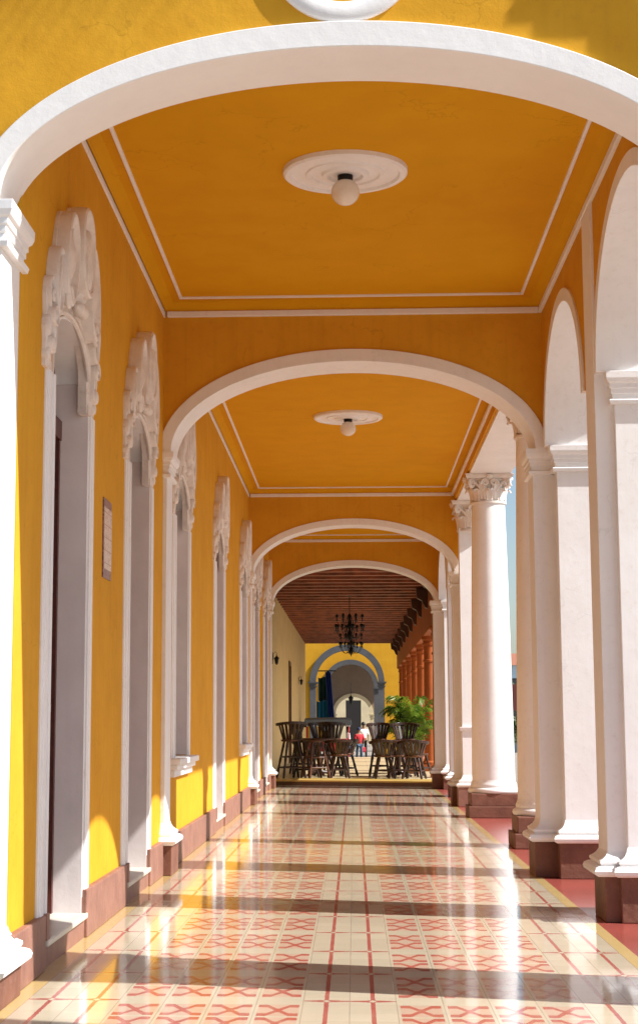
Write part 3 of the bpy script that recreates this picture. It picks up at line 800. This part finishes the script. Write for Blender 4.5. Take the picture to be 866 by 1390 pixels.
# chandeliers
def chandelier():
    t = thing('chandelier', 'larger black chandelier hanging from the near beams', 'chandelier', (-.12, 50.3, ZP), 'black iron chandeliers'); t.scale = (.9, .9, 1.0)
    mb = MB(); mb.tube([(0,0,.0),(0,0,-.55)], .012, 6); mb.lathe(0,0,[(-.02,.07),(0,.07)],12); part(mb, 'chain', M_metal, t)
    mb = MB(); mb.lathe(0,0,[(-.5,.01),(-.56,.03),(-.62,.06),(-.68,.03),(-.8,.04),(-.92,.08),(-1.0,.04),(-1.1,.07),(-1.2,.09),(-1.28,.05),(-1.34,.02),(-1.38,.01)],16)
    for k in range(6):
        a = k*math.pi/3; mb.tube([(.03*math.cos(a),.03*math.sin(a),-.55),(.11*math.cos(a),.11*math.sin(a),-.75),(.17*math.cos(a),.17*math.sin(a),-1.0),(.08*math.cos(a),.08*math.sin(a),-1.3)],.012,6)
    part(mb, 'stem', M_metal, t, smooth=50)
    for tier, (zz, rr, nn) in enumerate(((-.85, .42, 6), (-1.15, .46, 8))):
        for k in range(nn):
            a = 2*math.pi*(k+.3*tier)/nn; c, s = math.cos(a), math.sin(a)
            mb = MB(); pts = []
            for q in range(9):
                f = q/8; pts.append((c*(.06+(rr-.06)*f), s*(.06+(rr-.06)*f), zz-.16*math.sin(f*math.pi)+.10*f))
            mb.tube(pts, .009, 6)
            mb.lathe(c*rr, s*rr, [(zz+.10,.05),(zz+.12,.055),(zz+.125,.02),(zz+.19,.018)], 8)
            ar = part(mb, 'arm', M_metal, t)
            mb = MB(); mb.lathe(c*rr, s*rr, [(zz+.19,.02),(zz+.22,.05),(zz+.26,.052),(zz+.30,.03),(zz+.31,.005)], 10); g = part(mb, 'shade', M_metal, ar, smooth=60)
    return t
c1 = chandelier()
c2 = copy_tree(c1); c2.location = (-.10, 61.5, ZP); c2['label'] = 'smaller black chandelier hanging just below and behind the larger one'

# lanterns
def lantern(loc, label, side=True):
    t = thing('lantern', label, 'lantern', loc, 'black porch lanterns'); t.scale = (.45,)*3 if side else (1, 1, 1)
    mb = MB(); mb.lathe(0,0,[(-.42,.01),(-.38,.05),(-.34,.07),(-.33,.10),(-.30,.10),(-.02,.15),(0,.18),(.03,.17),(.14,.05),(.2,.02),(.24,.03),(.26,.005)],6); part(mb, 'body', M_metal, t)
    if side:
        mb = MB(); mb.tube([(-.25,0,-.2),(-.2,0,.3),(-.1,0,.42),(0,0,.36),(0,0,.24)],.018,6); mb.box(-.27,-.235,-.05,.05,-.35,.4); part(mb, 'bracket', M_metal, t)
    else:
        mb = MB(); mb.tube([(0,0,.24),(0,0,1.0)],.015,6); part(mb, 'chain', M_metal, t)
lantern((XA+.12, 49.0, 3.4), 'nearer black wall lantern on the cream porch wall')
lantern((XA+.12, 72, 3.3), 'farther black wall lantern on the cream porch wall')
lantern((-.22, 112, 3.1), 'black lantern hanging in front of the low cream arch', False)

# ------------------------------------------------------------------ furniture
def chair(seat_h, back_h, sr=.24, name='chair', label='', loc=(0,0,0), rz=0, back=True, mat=None, group=None):
    mat = mat or M_wood
    t = thing(name, label, 'stool' if name.endswith('stool') else 'chair', (loc[0], loc[1], PZ), group); t.rotation_euler.z = rz
    mb = MB(); mb.lathe(0,0,[(seat_h-.055,sr*.9),(seat_h-.045,sr),(seat_h-.01,sr*1.02),(seat_h,sr*.97),(seat_h-.008,sr*.6),(seat_h-.012,.001)],22); part(mb, 'seat', M_wood2, t, smooth=40)
    sp = sr*.98+ .12*(seat_h/.9); tp = sr*.68
    for sx, sy in ((-1,-1),(1,-1),(1,1),(-1,1)):
        mb = MB(); pts = []; rad = []
        for q in range(9):
            f = q/8; pts.append((sx*(sp+(tp-sp)*f)*.78, sy*(sp+(tp-sp)*f)*.78, f*(seat_h-.04))); rad.append(.027+.012*math.sin(f*math.pi*3.0)**2)
        mb.tube(pts, rad, 8); part(mb, 'leg', mat, t, smooth=60)
    mb = MB()
    for zf in ((.33, .36) if seat_h < .7 else (.25, .29)):
        pass
    for zf in ((.35,) if seat_h < .7 else (.28, .55)):
        w_ = (sp+(tp-sp)*zf)*.78; z_ = zf*seat_h
        for (a, b) in (((-w_,-w_),(w_,-w_)),((w_,w_),(-w_,w_)),((-w_,-w_),(-w_,w_)),((w_,-w_),(w_,w_))):
            mb.tube([(a[0],a[1],z_),((a[0]+b[0])/2,(a[1]+b[1])/2,z_),(b[0],b[1],z_)],[.017,.026,.017],7)
    part(mb, 'stretchers', mat, t, smooth=60)
    if back:
        mb = MB(); n = 17; L = []
        ro = sr+.10
        for q in range(n+1):     # curved top rail
            a = math.pi*(-.08+1.16*q/n); c, s = math.cos(a), math.sin(a)
            zt = back_h-.05*(1-math.sin(max(0, min(math.pi, a))))
            L.append([(c*r_, s*r_, z_) for r_, z_ in ((ro-.045, zt-.07),(ro+.04, zt-.07),(ro+.045, zt),(ro-.04, zt))])
        mb.loops(L)
        for q in range(9):
            a = math.pi*(q+.5)/9; c, s = math.cos(a), math.sin(a)
            mb.bar((c*sr*.86, s*sr*.86, seat_h-.01), (c*ro, s*ro, back_h-.04), .068, .024)
        part(mb, 'backrest', mat, t, bevel=.004)
    return t
def table(h, r, loc, label, mat=None):
    t = thing('table', label, 'table', (loc[0], loc[1], PZ), 'dark round porch tables')
    mb = MB(); mb.lathe(0,0,[(h-.05,r*.97),(h-.04,r),(h-.008,r),(h,r*.98)],32); part(mb, 'tabletop', M_wood2, t, smooth=30)
    mb = MB(); mb.lathe(0,0,[(.06,.10),(.1,.08),(.3,.05),(.5,.075),(.7,.05),(h-.05,.09)],16); part(mb, 'pedestal', M_wood, t, smooth=60)
    for k in range(4):
        a = k*math.pi/2+.4; mb = MB(); mb.tube([(0,0,.14),(.2*math.cos(a),.2*math.sin(a),.12),(.36*math.cos(a),.36*math.sin(a),.03)],[.05,.04,.03],8); part(mb, 'leg', M_wood, t, smooth=60)
BG = 'high backed bar chairs'; LG = 'low captain chairs'
chair(1.0, 1.47, .26, 'bar_chair', 'tallest bar chair at the left, against the cream wall', (-1.66, 44.7), R(200), group=BG)
chair(.98, 0, .24, 'bar_stool', 'backless bar stool with splayed legs, right of the tallest bar chair', (-1.02, 44.6), R(25), back=False, mat=M_wood2)
chair(.62, 1.0, .23, 'captain_chair', 'low spindle chair left of the central walkway', (-.42, 44.8), R(190), group=LG)
chair(.62, 1.0, .23, 'captain_chair', 'low spindle chair behind the left table, half hidden', (-.25, 46.4), R(240), group=LG)
table(1.02, .5, (-.95, 45.9), 'high round table among the chairs on the left')
chair(1.0, 1.45, .24, 'bar_chair', 'bar chair half hidden behind the left high table', (-.92, 47.2), R(10), group=BG)
chair(1.0, 1.42, .24, 'bar_chair', 'bar chair deepest in the left group of furniture', (-1.5, 48.2), R(100), group=BG)
chair(.60, 1.0, .25, 'captain_chair', 'low spindle chair right of the walkway, facing the right table', (.76, 44.3), R(185), group=LG)
chair(.60, 1.0, .25, 'captain_chair', 'low spindle chair nearest the last white pier', (1.52, 44.1), R(165), group=LG)
table(.98, .42, (1.16, 45.3), 'high round table between the chairs on the right')
chair(1.0, 1.44, .21, 'bar_chair', 'narrower bar chair rising behind the right table', (.66, 46.2), R(0), group=BG)
chair(1.0, 1.44, .26, 'bar_chair', 'wider bar chair rising behind the right table beside the palm', (1.35, 46.0), R(5), group=BG)
chair(.60, .98, .25, 'captain_chair', 'dark chair almost hidden under the palm leaves', (1.75, 46.9), R(60), group=LG)

chair(1.0, 1.46, .25, 'bar_chair', 'bar chair between the backless stool and the low chair on the left', (-.62, 46.9), R(170), group=BG)
chair(.60, .98, .24, 'captain_chair', 'low chair tucked under the left table, beside the backless stool', (-1.28, 45.2), R(150), group=LG)
chair(.60, .98, .24, 'captain_chair', 'low chair pushed in between the two front chairs on the right', (1.12, 44.75), R(182), group=LG)
# ------------------------------------------------------------------ palm
def palm(loc, label, nf=34, h=2.2, seed=3):
    rnd = random.Random(seed)
    t = thing('palm_plant', label, 'plant', loc)
    mb = MB(); mb.lathe(0,0,[(0,.22),(.05,.24),(.4,.32),(.44,.35),(.48,.35),(.48,.30),(.44,.29),(.43,.001)],24); part(mb, 'pot', M_pot, t, smooth=40)
    st = MB(); fo = MB()
    for k in range(nf):
        a = rnd.uniform(0, 2*math.pi); out = rnd.uniform(.35, 1.25); hh = h*rnd.uniform(.55, 1.0)-out*.15
        b = Vector((rnd.uniform(-.12,.12), rnd.uniform(-.12,.12), .42)); pts = []
        for q in range(15):
            f = q/14
            pts.append(b+Vector((math.cos(a)*out*f**1.5, math.sin(a)*out*f**1.5, (hh-.42)*(math.sin(f*math.pi*.62)/.93)*1.0-.12*f**3)))
        st.tube(pts, [.014*(1-.8*q/14)+.002 for q in range(15)], 5)
        for q in range(3, 15):
            for m_i in range(3):
                f = (q-1+m_i/3)/14
                p = pts[q-1].lerp(pts[q], m_i/3); d = (pts[q]-pts[q-1]).normalized()
                for s in (-1, 1):
                    side = d.cross(Vector((0,0,1)))
                    if side.length < .1: side = Vector((math.sin(a), -math.cos(a), 0))
                    side.normalize(); ln = (.16+.24*math.sin(min(1, f*1.05)*math.pi))*rnd.uniform(.8,1.15)
                    dr = (side*s*.85+d*.6+Vector((0,0,rnd.uniform(-.25,.25)))).normalized()
                    tip = p+dr*ln+Vector((0,0,-.10*ln/.3)); mid = p+dr*ln*.5
                    wv = d*.017
                    fo.add([p-wv*.5, p+wv*.5, mid+wv, tip, mid-wv], [(0,1,2,3,4)])
    part(st, 'stems', M_palm, t); part(fo, 'fronds', M_palm, t)
palm((1.62, 48.6, PZ), 'bright green feathery palm in a pot beside the last pier', 30, 2.25)

# ------------------------------------------------------------------ people
def skinmesh(name, verts, edges, radii, mat, parent, root=0, sub=1):
    me = bpy.data.meshes.new(name); me.from_pydata(verts, edges, []); me.materials.append(mat)
    o = bpy.data.objects.new(name, me); COL.objects.link(o)
    sk_ = o.modifiers.new('skin', 'SKIN'); sk_.use_smooth_shade = True
    for i, r in enumerate(radii):
        v = me.skin_vertices[0].data[i]; v.radius = (r if hasattr(r, '__len__') else (r, r)); v.use_root = (i == root)
    if sub: s_ = o.modifiers.new('sub', 'SUBSURF'); s_.levels = sub; s_.render_levels = sub
    o.parent = parent
    return o
def person(loc, rz, h, label, shirt, pants, hat=None, arms='down', bag=None):
    t = thing('person', label, 'person', loc); t.rotation_euler.z = rz
    k = h/1.72
    P = lambda x, y, z: (x*k, y*k, z*k)
    step = .14
    V = [P(0,0,.95), P(0,.0,1.12), P(0,0,1.36), P(0,0,1.48), P(0,-.02,1.60), P(0,-.02,1.69),
         P(.17,0,1.40), P(.23,.02,1.12), P(.22,-.10,.90), P(.21,-.14,.80),
         P(-.17,0,1.40), P(-.23,.02,1.12), P(-.22,-.10,.90), P(-.21,-.14,.80),
         P(.09,0,.90), P(.10,-step*.4,.50), P(.10,-step,.08), P(.10,-step-.14,.03),
         P(-.09,0,.90), P(-.10,step*.4,.50), P(-.10,step,.08), P(-.10,step-.14,.03)]
    E_ = [(0,1),(1,2),(2,3),(3,4),(4,5),(2,6),(6,7),(7,8),(8,9),(2,10),(10,11),(11,12),(12,13),(0,14),(14,15),(15,16),(16,17),(0,18),(18,19),(19,20),(20,21)]
    Rr = [.13,.12,.135,.055,.088,.078,.06,.045,.034,.03,.06,.045,.034,.03,.085,.058,.042,.04,.085,.058,.042,.04]
    skinmesh('body', V, E_, [(r*k, r*k*.85) for r in Rr], M_skin, t)
    # shirt
    Vs = [P(0,0,.93), P(0,0,1.12), P(0,0,1.37), P(0,0,1.43), P(.18,0,1.40), P(.235,.02,1.14), P(-.18,0,1.40), P(-.235,.02,1.14)]
    skinmesh('shirt', Vs, [(0,1),(1,2),(2,3),(2,4),(4,5),(2,6),(6,7)], [(r*k, r*k*.85) for r in (.155,.145,.155,.075,.075,.065,.075,.065)], shirt, t)
    Vp = [P(0,0,.97), P(.09,0,.88), P(.10,-step*.4,.50), P(.10,-step,.10), P(-.09,0,.88), P(-.10,step*.4,.50), P(-.10,step,.10)]
    skinmesh('trousers', Vp, [(0,1),(1,2),(2,3),(0,4),(4,5),(5,6)], [(r*k, r*k*.85) for r in (.14,.105,.078,.062,.105,.078,.062)], pants, t)
    mb = MB()
    if hat:
        mb.lathe(0,-.02*k,[(1.64*k,.098*k),(1.70*k,.10*k),(1.75*k,.075*k),(1.775*k,.02*k)],16); mb.box(-.07*k,.07*k,-.21*k,-.09*k,1.645*k,1.66*k)
        part(mb, 'cap', hat, t, smooth=60)
    else:
        mb.lathe(0,.005*k,[(1.60*k,.085*k),(1.66*k,.10*k),(1.72*k,.092*k),(1.765*k,.05*k),(1.775*k,.01*k)],16); part(mb, 'hair', M_hair, t, smooth=60)
    if bag:
        b = MB(); b.rectprof(-.31*k,-.19*k,-.2*k,-.08*k,[(.55*k,.02),(.6*k,.04),(.78*k,.03),(.8*k,.01)]); o = b.build('bag', bag); o.location = loc; o.rotation_euler.z = rz
        tag(o, 'red bag held by the person in the red shirt', 'bag')
    return t
person((.2, 73.2, -.2), R(200), 1.5, 'person in red shirt, blue cap and jeans with their back turned', M_red, M_jeans, M_cap, bag=M_red)
person((.42, 80.5, -.2), R(10), 1.72, 'person in white shirt and black trousers standing farther down', M_wcloth, M_black)
person((-.28, 76.1, -.2), R(90), 1.55, 'person in white shirt just left of the red shirt', M_wcloth, M_jeans)

# ------------------------------------------------------------------ vendor cart with canopy
t = thing('vendor_cart', 'street cart under a grey blue canopy on red poles', 'cart', (-1.15, 74.0, -.2))
mb = MB(); L = []
for q in range(9):
    f = q/8; y_ = -.6+1.2*f; zz = 1.86+.09*math.sin(f*math.pi)
    L.append([(-1.05, y_, zz-.22), (-.98, y_, zz-.02), (-.8, y_, zz), (.8, y_, zz+.02), (.98, y_, zz-.04), (1.03, y_, zz-.20), (.95, y_, zz-.24), (-.95, y_, zz-.26)])
mb.loops(L); part(mb, 'canopy', M_canopy, t, smooth=50)
for x_ in (-.9, .9):
    for y_ in (-.5, .5):
        mb = MB(); mb.tube([(x_, y_, .2), (x_, y_, 1.65)], .025, 8); part(mb, 'pole', M_red, t)
mb = MB(); mb.box(-.85, .85, -.4, .4, .5, 1.0); mb.box(-.9, .9, -.45, .45, 1.0, 1.05); part(mb, 'body', M_red, t, bevel=.02)
mb = MB(); mb.box(-.98, .98, -.62, -.60, 1.58, 1.62); part(mb, 'trim', M_wcloth, t)
for x_ in (-.6, .6):
    mb = MB(); mb.loops([[(x_+.27*math.cos(a), yy, .27+.27*math.sin(a)) for a in np.linspace(0, 2*math.pi, 24, endpoint=False)] for yy in (-.46, -.41)]); part(mb, 'wheel', M_black, t, smooth=40)

# ------------------------------------------------------------------ street beyond the columns on the right
def tree(loc, h, r, label, seed, mat=M_leaf, n=2600):
    rnd = random.Random(seed)
    t = thing('tree', label, 'tree', loc)
    mb = MB(); mb.tube([(0,0,0),(.05,.03,h*.3),(-.04,.05,h*.55)],[.16,.12,.09],10)
    cl = []
    for k in range(9):
        a = rnd.uniform(0,6.28); rr = rnd.uniform(.2,.8)*r; c = Vector((math.cos(a)*rr, math.sin(a)*rr, h*rnd.uniform(.55,.95))); cl.append((c, r*rnd.uniform(.3,.5)))
        mb.tube([(0,0,h*.4),(c.x*.5,c.y*.5,(h*.4+c.z)/2+.1),tuple(c)],[.06,.04,.015],6)
    part(mb, 'trunk', M_bark, t)
    fo = MB()
    for k in range(n):
        c, cr = rnd.choice(cl); d = Vector((rnd.gauss(0,1),rnd.gauss(0,1),rnd.gauss(0,.8))).normalized()*cr*rnd.random()**.4
        p = c+d; s_ = rnd.uniform(.06,.12)*(1+r*.12)
        a = Vector((rnd.gauss(0,1),rnd.gauss(0,1),rnd.gauss(0,1))).normalized(); b = a.orthogonal().normalized()
        fo.add([p-a*s_, p-b*s_*.5, p+a*s_, p+b*s_*.5], [(0,1,2,3)])
    part(fo, 'crown', mat, t)
tree((5.6, 66, -.2), 1.9, .9, 'small leafy shrub tree in the street strip between the columns', 5, n=1800)
tree((13.5, 150, -.2), 5.0, 2.4, 'distant tree beyond the street, right of the columns', 9)
# kiosk with dark red roof
t = thing('kiosk', 'distant street kiosk with dark red sloping roof and white counter', 'kiosk', (9.0, 100, -.2))
mb = MB(); mb.loops([[(-1.6,y_,2.4),(1.6,y_,2.4),(1.3,y_,3.9),(-1.1,y_,3.9)] for y_ in (-1.5,1.5)]); part(mb, 'roof', plain('dark_red_roof', (.14,.03,.025), .6), t)
mb = MB(); mb.box(-1.4,1.4,-1.3,1.3,1.35,1.75); part(mb, 'counter', M_wcloth, t)
mb = MB(); mb.box(-1.4,1.4,-1.3,1.3,0,1.35); part(mb, 'base', plain('blue_grey_panel', (.12,.17,.22), .5), t)
for sx in (-1.4,1.4):
    for sy in (-1.3,1.3):
        mb = MB(); mb.box(sx-.05,sx+.05,sy-.05,sy+.05,1.7,2.5); part(mb, 'post', M_wood2, t)
# pale building far off
t = thing('house', 'pale blue house far across the street behind the columns', 'house', (24, 210, -.2))
mb = MB(); mb.box(-14, 10, 0, 8, 0, 8.6); part(mb, 'wall', plaster('pale_blue_wall', (.52, .66, .74), None), t)
mb = MB(); mb.loops([[(-14.5, y_, z_) for y_, z_ in ((-.5,8.6),(4,10.2),(8.5,8.6))], [(10.5, y_, z_) for y_, z_ in ((-.5,8.6),(4,10.2),(8.5,8.6))]]); part(mb, 'roof', M_pot, t)
for i_ in range(6):
    for z_ in (1.2, 5.0):
        mb = MB(); mb.box(-12.8+i_*3.8, -11.4+i_*3.8, -.06, .05, z_, z_+2.0); part(mb, 'window', M_glass, t)

# palm standing in the sun before the front, right of the camera (throws the frond shades on the left of the front arch)
rnd = random.Random(11)
tx, ty, tz = -3.35+7, Y0+7*KY, 6.35+7*KZ
t = thing('palm_tree', 'slender palm tree standing before the front wall', 'tree', (tx, ty, -.2))
mb = MB(); mb.tube([(0,0,0),(.05,.02,tz*.3),(-.03,.04,tz*.65),(0,0,tz+.2)],[.17,.13,.11,.09],12); part(mb, 'trunk', M_bark, t, smooth=60)
fo = MB()
for k in range(15):
    a = 2*math.pi*(k+rnd.random()*.5)/15; el = rnd.uniform(.1, .9); L_ = rnd.uniform(1.5, 1.9); pts = []
    for q in range(17):
        f = q/16; pts.append(Vector((math.cos(a)*L_*f, math.sin(a)*L_*f, tz+.2+L_*(el*f-1.05*f*f))))
    fo.tube(pts, [.018*(1-.8*q/16) for q in range(17)], 5)
    for q in range(2, 17):
        for m_i in range(2):
            p = pts[q-1].lerp(pts[q], m_i/2); d = (pts[q]-pts[q-1]).normalized(); side = d.cross(Vector((0,0,1))).normalized()
            for s_ in (-1, 1):
                dr = (side*s_*.8+d*.6+Vector((0,0,-.35))).normalized(); ln = .5*math.sin(math.pi*(.15+.8*q/17)); tip = p+dr*ln
                fo.add([p-d*.012, p+d*.012, p+dr*ln*.5+d*.02, tip, p+dr*ln*.5-d*.02], [(0,1,2,3,4)])
part(fo, 'crown', M_palm, t)
